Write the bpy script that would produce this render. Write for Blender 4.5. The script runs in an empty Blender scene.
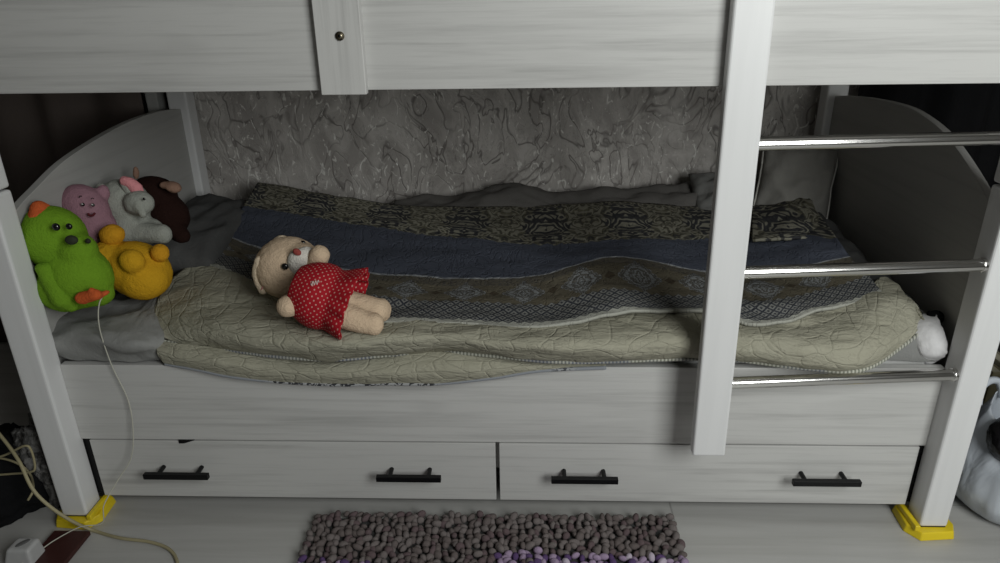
import bpy, bmesh, math, random
import numpy as np
from mathutils import Vector, Matrix, Euler, noise as mn
random.seed(7)
S = bpy.context.scene
C = S.collection
PI = math.pi
# ------------------------------------------------------------------ camera
CAM = Vector((0.07371, -1.27716, 1.15033)); PITCH, YAW, ROLL, FP = 0.39256, -0.04059, -0.01588, 700.18
fw = Vector((math.sin(YAW)*math.cos(PITCH), math.cos(YAW)*math.cos(PITCH), -math.sin(PITCH)))
rt = Vector((math.cos(YAW), -math.sin(YAW), 0)); upv = rt.cross(fw)
c_, s_ = math.cos(ROLL), math.sin(ROLL)
rt, upv = c_*rt + s_*upv, -s_*rt + c_*upv
cd = bpy.data.cameras.new('camera'); cam = bpy.data.objects.new('camera', cd); C.objects.link(cam)
cd.sensor_width = 36; cd.lens = FP/1000*36; cd.clip_start = .02
cam.matrix_world = Matrix(((rt.x, upv.x, -fw.x, CAM.x), (rt.y, upv.y, -fw.y, CAM.y), (rt.z, upv.z, -fw.z, CAM.z), (0, 0, 0, 1)))
S.camera = cam
def at(px, py, y=None, z=None, x=None):
    """the point of the place seen at a pixel of the photograph, on a plane y=, z= or x="""
    d = fw*FP + (px-500)*rt - (py-281.5)*upv
    ax, v = (1, y) if y is not None else ((2, z) if z is not None else (0, x))
    return CAM + d*((v-CAM[ax])/d[ax])

# ------------------------------------------------------------------ materials
class Mat:
    def __init__(s, name, rough=.6, spec=.5, metal=0):
        s.m = bpy.data.materials.new(name); s.m.use_nodes = True
        s.t = s.m.node_tree; s.b = s.t.nodes['Principled BSDF']
        s.b.inputs['Roughness'].default_value = rough
        s.b.inputs['Specular IOR Level'].default_value = spec
        s.b.inputs['Metallic'].default_value = metal
        s.tc = s.t.nodes.new('ShaderNodeTexCoord')
    def lk(s, a, b):
        if hasattr(a, 'is_linked') or hasattr(a, 'links'): s.t.links.new(a, b)
        elif isinstance(a, (tuple, list)): b.default_value = tuple(a)+(1,) if len(a) == 3 and len(b.default_value) == 4 else tuple(a)
        else: b.default_value = a
    def math(s, op, a, b=0., c=0.):
        n = s.t.nodes.new('ShaderNodeMath'); n.operation = op
        for i, v in enumerate((a, b, c)): s.lk(v, n.inputs[i])
        return n.outputs[0]
    def mapping(s, vec, scale=(1, 1, 1), rot=(0, 0, 0), loc=(0, 0, 0)):
        n = s.t.nodes.new('ShaderNodeMapping'); s.t.links.new(vec, n.inputs[0])
        n.inputs['Scale'].default_value = scale; n.inputs['Rotation'].default_value = rot; n.inputs['Location'].default_value = loc
        return n.outputs[0]
    def noise(s, vec, scale, detail=3, rough=.5, dist=0, col=False):
        n = s.t.nodes.new('ShaderNodeTexNoise'); s.t.links.new(vec, n.inputs['Vector'])
        n.inputs['Scale'].default_value = scale; n.inputs['Detail'].default_value = detail
        n.inputs['Roughness'].default_value = rough; n.inputs['Distortion'].default_value = dist
        return n.outputs['Color' if col else 'Fac']
    def voro(s, vec, scale, rnd=1., feat='F1', out='Distance'):
        n = s.t.nodes.new('ShaderNodeTexVoronoi'); s.t.links.new(vec, n.inputs['Vector']); n.feature = feat
        n.inputs['Scale'].default_value = scale; n.inputs['Randomness'].default_value = rnd
        return n.outputs[out]
    def mix(s, f, a, b):
        n = s.t.nodes.new('ShaderNodeMix'); n.data_type = 'RGBA'
        s.lk(f, n.inputs[0]); s.lk(a, n.inputs[6]); s.lk(b, n.inputs[7]); return n.outputs[2]
    def ramp(s, v, lo, hi, a=0., b=1.):
        n = s.t.nodes.new('ShaderNodeMapRange'); s.lk(v, n.inputs[0])
        for i, k in enumerate((lo, hi, a, b)): n.inputs[i+1].default_value = k
        return n.outputs[0]
    def sep(s, vec):
        n = s.t.nodes.new('ShaderNodeSeparateXYZ'); s.t.links.new(vec, n.inputs[0]); return n.outputs
    def comb(s, x, y, z=0.):
        n = s.t.nodes.new('ShaderNodeCombineXYZ')
        for i, v in enumerate((x, y, z)): s.lk(v, n.inputs[i])
        return n.outputs[0]
    def color(s, c): s.lk(c, s.b.inputs['Base Color']); return s
    def bump(s, h, strength=.3, dist=.005):
        n = s.t.nodes.new('ShaderNodeBump'); s.lk(h, n.inputs['Height'])
        n.inputs['Strength'].default_value = strength; n.inputs['Distance'].default_value = dist
        s.t.links.new(n.outputs[0], s.b.inputs['Normal']); return s

def plain(name, col, rough=.6, spec=.4, metal=0, fuzz=0, var=.12):
    M = Mat(name, rough, spec, metal); g = M.tc.outputs['Object']
    n = M.noise(g, 35, 3)
    M.color(M.mix(n, tuple(x*(1-var) for x in col), tuple(min(1, x*(1+var)) for x in col)))
    if fuzz: M.bump(M.noise(g, fuzz, 4, .7), .6, .003)
    return M.m
def wood(name, axis, col=(.52, .515, .50), dark=(.33, .325, .315), off=0.):
    M = Mat(name, .45, .4); sc = [46, 46, 46]; sc[axis] = 1.5
    v = M.mapping(M.tc.outputs['Object'], tuple(sc), loc=(off, off*1.3, off))
    a = M.noise(v, 1.0, 5, .62, .25); b = M.noise(v, 3.4, 4, .65)
    sc2 = [9, 9, 9]; sc2[axis] = 1.6
    c = M.noise(M.mapping(M.tc.outputs['Object'], tuple(sc2), loc=(3+off, 1, 2)), 1, 2, .5, 1.2)
    k = M.math('ADD', M.math('MULTIPLY', M.ramp(a, .50, .72), .6), M.math('MULTIPLY', M.ramp(b, .52, .75), .35))
    k = M.math('ADD', k, M.math('MULTIPLY', M.ramp(c, .58, .70), .22))
    M.color(M.mix(k, col, dark)); M.bump(b, .12, .001); return M.m
W_H = wood('whitewashed_wood_long', 0); W_V = wood('whitewashed_wood_upright', 2, off=4.); W_Y = wood('whitewashed_wood_end_shaded', 1, col=(.37, .365, .35), dark=(.29, .285, .275), off=2.)  # same wood for the end panels, their shade darkened into the colour
W_D = wood('whitewashed_wood_drawer', 0, off=7.)
def postmat():
    M = Mat('white_post', .35, .45); v = M.mapping(M.tc.outputs['Object'], (40, 40, 2))
    M.color(M.mix(M.ramp(M.noise(v, 1, 4), .45, .75), (.68, .68, .68), (.64, .64, .64))); return M.m
W_P = postmat()
CHROME = plain('chrome', (.72, .71, .69), .16, .5, 1, var=.02)
BLACK = plain('black_metal', (.004, .004, .0045), .45, .25)
YEL = plain('yellow_plastic', (.74, .56, .016), .42, .4, var=.08)
def wallmat(name, k):
    M = Mat(name, .5, .35); g = M.tc.outputs['Object']
    w = M.noise(g, 3.0, 3, .5, 0, True)
    v = M.t.nodes.new('ShaderNodeVectorMath'); v.operation = 'MULTIPLY_ADD'
    M.t.links.new(w, v.inputs[0]); v.inputs[1].default_value = (.16, .16, .16); M.t.links.new(g, v.inputs[2])
    q = M.mapping(v.outputs[0], (1.5, 1, .85))
    n1 = M.noise(q, 7, 2, .5, 1.4)
    vein = M.ramp(M.math('ABSOLUTE', M.math('SUBTRACT', n1, .5)), .0, .035, 1, 0)
    n2 = M.noise(q, 13, 3, .6, 2.2)
    vein2 = M.ramp(M.math('ABSOLUTE', M.math('SUBTRACT', n2, .52)), 0, .022, .4, 0)
    patch = M.ramp(M.noise(q, 6.5, 4, .6, 1.1), .40, .62)
    fine = M.noise(g, 60, 4, .7)
    base = M.mix(patch, (.36*k, .335*k, .315*k), (.58*k, .55*k, .52*k))
    base = M.mix(M.math('MULTIPLY', fine, .4), base, (.43*k, .40*k, .375*k))
    vv = M.math('MAXIMUM', vein, vein2)
    area = M.ramp(M.noise(g, 5, 2), .34, .52)
    base = M.mix(M.math('MULTIPLY', M.math('MULTIPLY', vv, area), .75), base, (.10*k, .088*k, .08*k))
    glint = M.ramp(M.noise(M.mapping(g, (1.6, 1, .8)), 22, 2, .5, 2.5), .62, .68)
    base = M.mix(M.math('MULTIPLY', glint, .8), base, (.82*k, .8*k, .76*k))  # pale glints of the glossy relief painted into the colour
    M.color(base)
    M.lk(M.ramp(glint, 0, 1, .55, .25), M.b.inputs['Roughness'])
    M.bump(M.math('SUBTRACT', M.math('ADD', patch, M.math('MULTIPLY', fine, .3)), vv), .45, .004); return M.m
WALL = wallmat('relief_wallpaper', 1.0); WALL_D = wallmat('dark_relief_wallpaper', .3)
def floormat():
    M = Mat('pale_laminate', .38, .45); g = M.tc.outputs['Object']
    v = M.mapping(g, (1.2, 18, 18)); n = M.noise(v, 1, 5, .6, .3)
    c = M.mix(M.ramp(n, .4, .7), (.46, .455, .44), (.36, .352, .335))
    s = M.sep(g)
    # board joints: boards run left-right, .19 deep, with staggered ends
    jy = M.ramp(M.math('ABSOLUTE', M.math('SUBTRACT', M.math('FRACT', M.math('ADD', M.math('DIVIDE', s[1], .30), .667)), .5)), .494, .5)
    row = M.math('FLOOR', M.math('ADD', M.math('DIVIDE', s[1], .30), .667))
    jx = M.ramp(M.math('ABSOLUTE', M.math('SUBTRACT', M.math('FRACT', M.math('ADD', M.math('DIVIDE', s[0], 2.2), M.math('ADD', .809, M.math('MULTIPLY', row, .37)))), .5)), .4985, .5)
    M.color(M.mix(M.math('MULTIPLY', M.math('MAXIMUM', jy, jx), .5), c, (.06, .055, .05))); return M.m
FLOOR = floormat()

def fabric(name, col, col2, bump=.5, sc=6):
    M = Mat(name, .9, .1); g = M.tc.outputs['Object']
    a = M.noise(g, sc, 4, .6, .6); w = M.noise(g, 220, 2)
    M.color(M.mix(a, col, col2)); M.bump(M.math('ADD', M.noise(g, sc*4, 4, .6, .8), M.math('MULTIPLY', w, .25)), bump, .006); return M.m
SHEET = fabric('grey_sheet', (.19, .19, .185), (.25, .25, .24))
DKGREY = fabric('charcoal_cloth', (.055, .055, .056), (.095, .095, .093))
BLANK = fabric('dark_grey_blanket', (.085, .08, .076), (.14, .133, .125))
PILG = fabric('grey_pillowcase', (.21, .204, .19), (.27, .262, .24))
PIPW = plain('pale_piping', (.55, .54, .5), .8)
WHTC = fabric('white_cloth', (.60, .59, .60), (.70, .69, .69))
BLKC = fabric('black_cloth', (.005, .005, .0055), (.009, .009, .01))
CURT = fabric('brown_curtain', (.085, .068, .06), (.13, .108, .098), .2)
MATT = fabric('mattress_ticking', (.4, .4, .39), (.48, .48, .47), .2)

def spreadmat():
    """patterned bedspread; uv = metres along the bed, pattern row 0..4"""
    M = Mat('patterned_bedspread', .88, .12); uv = M.tc.outputs['UV']; s = M.sep(uv); u, v = s[0], s[1]
    def band(lo, hi): return M.math('MULTIPLY', M.math('GREATER_THAN', v, lo), M.math('LESS_THAN', v, hi))
    # damask, mirrored every .14 m
    m = M.math('PINGPONG', M.math('ADD', u, .10), .115)
    vec = M.comb(M.math('MULTIPLY', m, 1.), M.math('MULTIPLY', v, .20))
    n = M.noise(vec, 17, 1, .5, 1.7)
    curl = M.math('SINE', M.math('MULTIPLY', n, 42))
    n2 = M.noise(vec, 26, 1, .5, .8)
    # medallion mask: dark ground under alternate motifs
    ms = M.math('MULTIPLY', M.math('COSINE', M.math('MULTIPLY', M.math('ADD', u, .10), 2*PI/.23)), M.math('SINE', M.math('MULTIPLY', v, PI)))
    dark = M.ramp(M.math('ADD', ms, M.math('MULTIPLY', M.math('SUBTRACT', n2, .5), 2.4)), -.1, .25)
    ground = M.mix(dark, (.115, .108, .078), (.045, .045, .047))
    damask = M.mix(M.ramp(curl, .0, .5, 0, 1), ground, (.215, .205, .165))
    damask = M.mix(M.ramp(curl, -.85, -.6, .6, 0), damask, (.028, .028, .032))
    # blue band with a faint quilted leaf
    bl = M.mix(M.noise(uv, 34, 3, .6, 1.5), (.052, .059, .082), (.080, .088, .112))
    # brown band with lace diamonds
    P = .135; uu = M.math('SUBTRACT', M.math('FRACT', M.math('DIVIDE', u, P)), .5); vc = M.math('SUBTRACT', v, 2.55)
    d = M.math('ADD', M.math('MULTIPLY', M.math('ABSOLUTE', uu), 2.1), M.math('MULTIPLY', M.math('ABSOLUTE', vc), 1.9))
    d = M.math('ADD', d, M.math('MULTIPLY', M.math('SUBTRACT', M.noise(M.comb(M.math('PINGPONG', M.math('DIVIDE', u, P), .5), M.math('ABSOLUTE', vc)), 14, 2, .6, 1.), .5), .5))
    ring = M.math('SINE', M.math('MULTIPLY', d, 26))
    dots = M.voro(M.comb(M.math('MULTIPLY', u, 1), M.math('MULTIPLY', v, .1)), 150, .5)
    lace = M.math('MULTIPLY', M.math('LESS_THAN', d, .78), M.math('GREATER_THAN', M.math('ADD', ring, M.math('MULTIPLY', dots, 1.2)), .5))
    br = M.mix(M.noise(uv, 18, 3), (.085, .074, .052), (.13, .115, .085))
    br = M.mix(M.math('MULTIPLY', M.math('LESS_THAN', d, .80), .6), br, (.07, .07, .072))
    br = M.mix(M.math('MULTIPLY', lace, .85), br, (.22, .23, .235))
    uu2 = M.math('SUBTRACT', M.math('FRACT', M.math('ADD', M.math('DIVIDE', u, P), .5)), .5)
    d2 = M.math('ADD', M.math('MULTIPLY', M.math('ABSOLUTE', uu2), 2.1), M.math('MULTIPLY', M.math('ABSOLUTE', vc), 1.9))
    br = M.mix(M.math('MULTIPLY', M.math('LESS_THAN', d2, .2), .8), br, (.05, .038, .025))
    # top fringe of the brown band
    fr = M.math('MULTIPLY', M.math('LESS_THAN', v, 2.22), M.math('GREATER_THAN', M.noise(uv, 120, 2), .5))
    br = M.mix(M.math('MULTIPLY', fr, .7), br, (.05, .05, .055))
    # lattice of little rings
    Q = .0235; a = M.math('DIVIDE', u, Q); b = M.math('MULTIPLY', v, 4.6)
    p1 = M.math('PINGPONG', M.math('ADD', a, b), .5); p2 = M.math('PINGPONG', M.math('SUBTRACT', a, b), .5)
    mm = M.math('MINIMUM', p1, p2); mx = M.math('MAXIMUM', p1, p2)
    lat = M.math('MAXIMUM', M.math('LESS_THAN', mm, .13), M.math('MULTIPLY', M.math('GREATER_THAN', mm, .34), M.math('GREATER_THAN', mx, .34)))
    la = M.mix(lat, (.20, .20, .19), (.032, .035, .045))
    la = M.mix(M.ramp(M.noise(uv, 22, 2), .4, .65, 0, .35), la, (.13, .13, .12))
    cream = (.36, .36, .32)
    wob = M.math('MULTIPLY', M.math('PINGPONG', M.math('DIVIDE', u, Q), .5), .16)
    c = damask
    c = M.mix(M.math('GREATER_THAN', v, M.math('ADD', 1.0, M.math('MULTIPLY', M.math('SUBTRACT', n2, .5), .25))), c, bl)
    c = M.mix(M.math('GREATER_THAN', v, 2.0), c, br)
    c = M.mix(M.math('MULTIPLY', band(1.97, 2.015), M.ramp(M.noise(uv, 60, 1), .4, .6, .2, .8)), c, (.40, .41, .42))
    c = M.mix(M.math('GREATER_THAN', M.math('ADD', v, wob), 3.04), c, la)
    c = M.mix(M.math('GREATER_THAN', M.math('SUBTRACT', v, wob), 3.72), c, cream)
    M.color(c)
    q = M.noise(M.comb(u, M.math('MULTIPLY', v, .14)), 24, 2, .5, 1.8)
    st = M.ramp(M.math('ABSOLUTE', M.math('SUBTRACT', q, .5)), 0, .05, 0, 1)
    M.bump(M.math('ADD', st, M.math('MULTIPLY', M.noise(M.tc.outputs['Object'], 160, 2), .3)), .5, .004); return M.m
SPREAD = spreadmat()
def creammat():
    M = Mat('cream_quilted_cotton', .85, .15); g = M.tc.outputs['Object']; uv = M.tc.outputs['UV']
    w = M.noise(uv, 6, 2, .5, 0, True)
    v = M.t.nodes.new('ShaderNodeVectorMath'); v.operation = 'MULTIPLY_ADD'
    M.t.links.new(w, v.inputs[0]); v.inputs[1].default_value = (.09, .09, .09); M.t.links.new(uv, v.inputs[2])
    # quilting stitched in leaf-like scallops
    e = M.voro(v.outputs[0], 19, .95, 'DISTANCE_TO_EDGE')
    line = M.ramp(e, .0, .07, 0, 1)
    n = M.noise(v.outputs[0], 14, 2, .5, 2.)
    l2 = M.ramp(M.math('ABSOLUTE', M.math('SUBTRACT', n, .5)), 0, .03, 0, 1)
    h = M.math('MULTIPLY', M.math('POWER', line, .6), M.ramp(l2, 0, 1, .6, 1))
    puck = M.noise(M.mapping(g, (14, 40, 40)), 1.6, 3, .6, .5)
    c = M.mix(M.noise(g, 9, 3), (.30, .288, .222), (.38, .365, .29))
    c = M.mix(M.ramp(h, 0, .5, .22, 0), c, (.24, .24, .17))
    c = M.mix(M.ramp(puck, .66, .78, 0, .35), c, (.52, .52, .43))  # pale sheen along the puckered creases painted in
    M.color(c); M.bump(M.math('ADD', M.math('MULTIPLY', h, .38), M.math('MULTIPLY', puck, 1.4)), .65, .007); return M.m
CREAM = creammat()
def pipmat():
    M = Mat('striped_piping', .8, .2); uv = M.tc.outputs['Generated']; g = M.tc.outputs['Object']
    s = M.sep(g); st = M.math('GREATER_THAN', M.math('FRACT', M.math('MULTIPLY', s[0], 130)), .5)
    big = M.ramp(M.noise(g, 8, 2), .45, .55)
    c = M.mix(st, (.13, .14, .17), (.33, .33, .31)); c = M.mix(M.math('MULTIPLY', big, .7), c, M.mix(st, (.22, .22, .16), (.5, .5, .42)))
    M.color(c); return M.m
PIPE = pipmat()
def hemmat():
    M = Mat('woven_hem', .85, .2); g = M.tc.outputs['Object']; s = M.sep(g)
    n = M.noise(M.mapping(g, (1, 1, 1)), 75, 1, .5, 1.5)
    on = M.ramp(M.noise(g, 4, 1), .42, .48)
    c = M.mix(M.math('MULTIPLY', M.math('GREATER_THAN', n, .52), on), (.33, .335, .34), (.035, .035, .04)); c = M.mix(M.ramp(on, 0, 1, .5, 0), c, (.16, .18, .22)); M.color(c); return M.m
HEM = hemmat()
def fur(name, col, k=.15, sheen=.0, amp=.004):
    M = Mat(name, .95, .08); g = M.tc.outputs['Object']
    n = M.noise(g, 90, 4, .75); l = M.noise(g, 14, 2)
    M.color(M.mix(M.math('ADD', M.math('MULTIPLY', n, .6), M.math('MULTIPLY', l, .4)), tuple(x*(1-k*1.6) for x in col), tuple(min(1, x*(1+k)) for x in col)))
    M.bump(M.math('ADD', n, M.noise(g, 260, 2)), .6, amp); return M.m
F_GREEN = fur('lime_plush', (.17, .33, .022)); F_YEL = fur('golden_plush', (.60, .33, .018)); F_ORG = fur('orange_plush', (.60, .12, .035))
F_AMB = fur('amber_plush', (.62, .30, .02))
F_PINK = fur('pink_plush', (.33, .18, .22)); F_PINK2 = fur('salmon_plush', (.72, .29, .31)); F_GREY = fur('pale_grey_plush', (.36, .37, .33))
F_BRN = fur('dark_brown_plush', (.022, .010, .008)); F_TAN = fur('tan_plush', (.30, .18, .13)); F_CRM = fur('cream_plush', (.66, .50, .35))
F_CRM2 = fur('ivory_plush', (.70, .57, .42)); F_WHT = fur('white_plush', (.72, .68, .62)); EYE = plain('black_bead', (.006, .006, .006), .12, .6); NOSE = fur('rose_nose', (.32, .07, .06))
EYEW = plain('white_felt', (.7, .7, .68), .7)

# ------------------------------------------------------------------ geometry helpers
def link(name, me, mat=None, parent=None, smooth=True):
    o = bpy.data.objects.new(name, me); C.objects.link(o)
    if mat: me.materials.append(mat)
    if smooth: me.polygons.foreach_set('use_smooth', [True]*len(me.polygons))
    if parent: o.parent = parent; o.matrix_parent_inverse = parent.matrix_world.inverted() if False else Matrix.Translation(-parent.location)
    return o
def fin(name, bm, mat, parent=None, smooth=True, bevel=0, sub=0, ang=None):
    me = bpy.data.meshes.new(name); bmesh.ops.recalc_face_normals(bm, faces=bm.faces); bm.to_mesh(me); bm.free()
    o = link(name, me, mat, parent, smooth and not bevel)
    if bevel:
        b = o.modifiers.new('bevel', 'BEVEL'); b.width = bevel; b.segments = 3; b.limit_method = 'ANGLE'; b.harden_normals = False
        me.polygons.foreach_set('use_smooth', [False]*len(me.polygons))
    if sub: m = o.modifiers.new('sub', 'SUBSURF'); m.levels = m.render_levels = sub
    return o
def thing(name, loc=(0, 0, 0), label=None, cat=None, group=None):
    o = bpy.data.objects.new(name, None); C.objects.link(o); o.location = loc; o.empty_display_size = .05
    return tag(o, label, cat, group)
def tag(o, label=None, cat=None, group=None, kind=None):
    if label: o['label'] = label
    if cat: o['category'] = cat
    if group: o['group'] = group
    if kind: o['kind'] = kind
    return o
def bx(bm, x0, x1, y0, y1, z0, z1, M=None):
    vs = [bm.verts.new((x, y, z)) for x in (x0, x1) for y in (y0, y1) for z in (z0, z1)]
    for f in ((0, 1, 3, 2), (4, 6, 7, 5), (0, 4, 5, 1), (2, 3, 7, 6), (0, 2, 6, 4), (1, 5, 7, 3)): bm.faces.new([vs[i] for i in f])
    if M: bmesh.ops.transform(bm, matrix=M, verts=vs)
    return vs
def box(name, x0, x1, y0, y1, z0, z1, mat, parent=None, bevel=.003):
    bm = bmesh.new(); bx(bm, x0, x1, y0, y1, z0, z1); return fin(name, bm, mat, parent, bevel=bevel)
def cyl(bm, p, q, r, seg=20, r2=None):
    p, q = Vector(p), Vector(q); d = q-p
    g = bmesh.ops.create_cone(bm, cap_ends=True, segments=seg, radius1=r, radius2=r if r2 is None else r2, depth=d.length)
    bmesh.ops.transform(bm, matrix=Matrix.Translation((p+q)/2) @ d.to_track_quat('Z', 'Y').to_matrix().to_4x4(), verts=g['verts'])
def ell(bm, c, r, rot=(0, 0, 0), sub=3, M=None):
    g = bmesh.ops.create_icosphere(bm, subdivisions=sub, radius=1)
    R = M if M is not None else Euler(rot).to_matrix().to_4x4()
    bmesh.ops.transform(bm, matrix=Matrix.Translation(c) @ R @ Matrix.Diagonal((*r, 1)), verts=g['verts'])
def limb(bm, p, q, r1, r2, flat=1.):
    """tapered rounded limb from p to q"""
    p, q = Vector(p), Vector(q); n = max(3, int((q-p).length/.006))
    for i in range(n+1):
        t = i/n; r = r1+(r2-r1)*t; ell(bm, p.lerp(q, t), (r, r, r*flat), sub=2)
def tube(name, pts, r, mat, parent=None, seg=10, res=8, closed=False):
    """round cable swept through pts (Catmull-Rom)"""
    P = [Vector(p) for p in pts]; path = []
    n = len(P)
    for i in range(n if closed else n-1):
        a, b, c, d = P[(i-1) % n] if closed or i else P[0], P[i], P[(i+1) % n], P[(i+2) % n] if closed or i+2 < n else P[-1]
        for k in range(res):
            t = k/res; path.append(.5*((2*b)+(c-a)*t+(2*a-5*b+4*c-d)*t*t+(3*b-a-3*c+d)*t**3))
    if not closed: path.append(P[-1])
    bm = bmesh.new(); rings = []; N = len(path); up = Vector((.13, .21, .97)).normalized()
    for i, p in enumerate(path):
        tg = (path[(i+1) % N]-path[i-1]) if closed else (path[min(i+1, N-1)]-path[max(i-1, 0)])
        tg = tg.normalized() if tg.length > 1e-7 else Vector((1, 0, 0)); s = tg.cross(up)
        if s.length < .05: s = tg.cross(Vector((1, 0, 0)))
        s.normalize(); w = s.cross(tg)
        rr = r(i/(N-1)) if callable(r) else r
        rings.append([bm.verts.new(p+rr*(math.cos(2*PI*k/seg)*s+math.sin(2*PI*k/seg)*w)) for k in range(seg)])
    for i in range(N if closed else N-1):
        a, b = rings[i], rings[(i+1) % N]
        for k in range(seg): bm.faces.new((a[k], a[(k+1) % seg], b[(k+1) % seg], b[k]))
    if not closed: bm.faces.new(rings[0]); bm.faces.new(rings[-1])
    return fin(name, bm, mat, parent)
def blob(name, bm, mat, parent=None, vox=.004, it=6, fz=.0015):
    """union of rounded lumps as one continuous stuffed skin"""
    o = fin(name, bm, mat, parent)
    m = o.modifiers.new('skin', 'REMESH'); m.mode = 'VOXEL'; m.voxel_size = vox; m.use_smooth_shade = True
    s = o.modifiers.new('soft', 'SMOOTH'); s.iterations = it; s.factor = .6
    if fz:
        d = o.modifiers.new('fuzz', 'DISPLACE'); t = bpy.data.textures.get('fuzz') or bpy.data.textures.new('fuzz', 'CLOUDS'); t.noise_scale = .012; t.noise_depth = 3
        d.texture = t; d.strength = fz*2; d.mid_level = .5; d.texture_coords = 'LOCAL'
    return o
def cr(P, t):
    """Catmull-Rom through list of numpy rows"""
    n = len(P); t = min(max(t, 0), n-1-1e-9); i = int(t); f = t-i
    a, b, c, d = P[max(i-1, 0)], P[i], P[i+1], P[min(i+2, n-1)]
    return .5*((2*b)+(c-a)*f+(2*a-5*b+4*c-d)*f*f+(3*b-a-3*c+d)*f**3)
def cloth(name, rows, mat, parent=None, nu=12, nv=10, thick=.006, wr=.004, wf=9, uvf=None, seed=0, rim=True):
    """cloth through a table of control points: rows[r][c]; wrinkles added along z and y"""
    G = np.array([[list(p) for p in r] for r in rows]); R_, Cn = G.shape[:2]
    NR, NC = (R_-1)*nv+1, (Cn-1)*nu+1
    colsR = [np.array([cr(G[r], c/nu) for c in range(NC)]) for r in range(R_)]
    colsR = np.array(colsR)
    bm = bmesh.new(); uvl = bm.loops.layers.uv.new('UVMap'); V = []; UV = {}
    for i in range(NR):
        row = []
        for j in range(NC):
            p = Vector(cr(colsR[:, j], i/nv))
            k = min(1, min(j, NC-1-j)/3)*.7+.3
            q = Vector((p.x*wf*.7+seed, p.y*wf*1.6, p.z*wf*1.2+seed*.3))
            a = mn.noise(q)+.5*mn.noise(q*2.1)+.25*mn.noise(q*4.4)
            p.z += wr*a*k; p.y += wr*.5*mn.noise(q+Vector((9, 3, 1)))*k
            v = bm.verts.new(p); row.append(v)
            UV[v] = uvf(p, i/nv, j/nu) if uvf else (p.x, p.y+p.z)
        V.append(row)
    for i in range(NR-1):
        for j in range(NC-1):
            f = bm.faces.new((V[i][j], V[i+1][j], V[i+1][j+1], V[i][j+1]))
            for l in f.loops: l[uvl].uv = UV[l.vert]
    o = None
    me = bpy.data.meshes.new(name); bm.to_mesh(me); bm.free()
    o = link(name, me, mat, parent)
    if thick:
        m = o.modifiers.new('thick', 'SOLIDIFY'); m.thickness = thick; m.offset = 0; m.use_rim = True
    return o

# ------------------------------------------------------------------ the room
def struct(name, bm, mat, bevel=0): return tag(fin(name, bm, mat, smooth=False, bevel=bevel), kind='structure')
bm = bmesh.new(); bx(bm, -2.6, 2.6, -2.6, 1.05, -.08, 0); struct('floor', bm, FLOOR)
bm = bmesh.new(); bx(bm, -2.6, 2.6, .97, 1.05, 0, 2.5); struct('wall_back', bm, WALL)
PAINT = plain('pale_wall_paint', (.42, .41, .39), .8)
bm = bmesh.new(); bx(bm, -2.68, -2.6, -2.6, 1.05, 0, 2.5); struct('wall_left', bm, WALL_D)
bm = bmesh.new(); bx(bm, 2.6, 2.68, -2.6, 1.05, 0, 2.5); struct('wall_right', bm, PAINT)
bm = bmesh.new(); bx(bm, -2.6, 2.6, -2.68, -2.6, 0, 2.5); struct('wall_front', bm, PAINT)
bm = bmesh.new(); bx(bm, -2.6, 2.6, -2.6, 1.05, 2.5, 2.56); struct('ceiling', bm, PAINT)

# ------------------------------------------------------------------ the bunk bed
L, WP, DP, YB = 1.02, .061, .058, .049
bed = thing('bunk_bed', (0, 0, 0), 'white wood-look bunk bed with two drawers, chrome-runged ladder and curved end panels', 'bed')
def post(nm, x0, y0, z0, z1):
    return box(nm, x0, x0+WP, y0, y0+DP, z0, z1, W_P, bed, .006)
for x0 in (-L, L-WP):
    post('lower_post', x0, 0, .022, .799); post('upper_post', x0, 0, .803, 1.75)
    post('rear_post', x0, .925-DP, .0, 1.75)
box('side_board', -(L-WP), L-WP, YB, YB+.02, .206, .401, W_H, bed, .0015)
box('rear_side_board', -(L-WP), L-WP, .90, .918, .206, .401, W_H, bed, .002)
up_b = box('upper_side_board', -1.30, 1.30, 0-.018, 0, .9935, 1.32, W_H, bed, .0015)
up_b.data.materials[0] = wood('whitewashed_wood_upper', 0, off=11.)
box('upper_bunk_base', -(L-WP), L-WP, .02, .86, 1.06, 1.09, W_H, bed, .002)
# drawers
def drawer(x0, x1, hx):
    bm = bmesh.new(); bx(bm, x0, x1, YB, YB+.018, .044, .2025)
    for a in ((x0+.02, x0+.034), (x1-.034, x1-.02)): bx(bm, a[0], a[1], YB+.018, .55, .06, .185)
    bx(bm, x0+.034, x1-.034, YB+.018, .55, .06, .068); bx(bm, x0+.034, x1-.034, .54, .55, .068, .185)
    d = fin('drawer', bm, W_D, bed, bevel=.0012)
    for a, b in hx:
        bm = bmesh.new(); yb = YB-.034; zb = .130
        bx(bm, a, b, yb-.006, yb+.006, zb-.007, zb+.0065)
        L_ = b-a
        for k in (.2, .8): cyl(bm, (a+L_*k, yb, zb), (a+L_*k, YB+.001, zb+.0), .0052, 12)
        h = fin('handle', bm, BLACK, d, bevel=.0012)
        h.matrix_parent_inverse = Matrix.Identity(4)
    return d
drawer(-.940, .003, ((-.808, -.657), (-.268, -.120)))
drawer(.012, .947, ((.130, .280), (.667, .816)))
box('centre_strut', -.004, .019, YB+.021, YB+.04, .12, .30, W_V, bed, .001)
box('drawer_recess', -.958, .958, YB+.56, YB+.572, .0, .206, BLACK, bed, .001)
bm = bmesh.new()
a = [(-.727, YB-.003, .2065), (-.69, YB-.003, .2065), (-.715, YB-.003, .198), (-.727, YB-.003, .1975)]
f1 = [bm.verts.new(p) for p in a]; f2 = [bm.verts.new((p[0], p[1]+.006, p[2])) for p in a]
bm.faces.new(f1); bm.faces.new(f2[::-1])
for i in range(4): bm.faces.new((f1[i], f1[(i+1) % 4], f2[(i+1) % 4], f2[i]))
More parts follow.
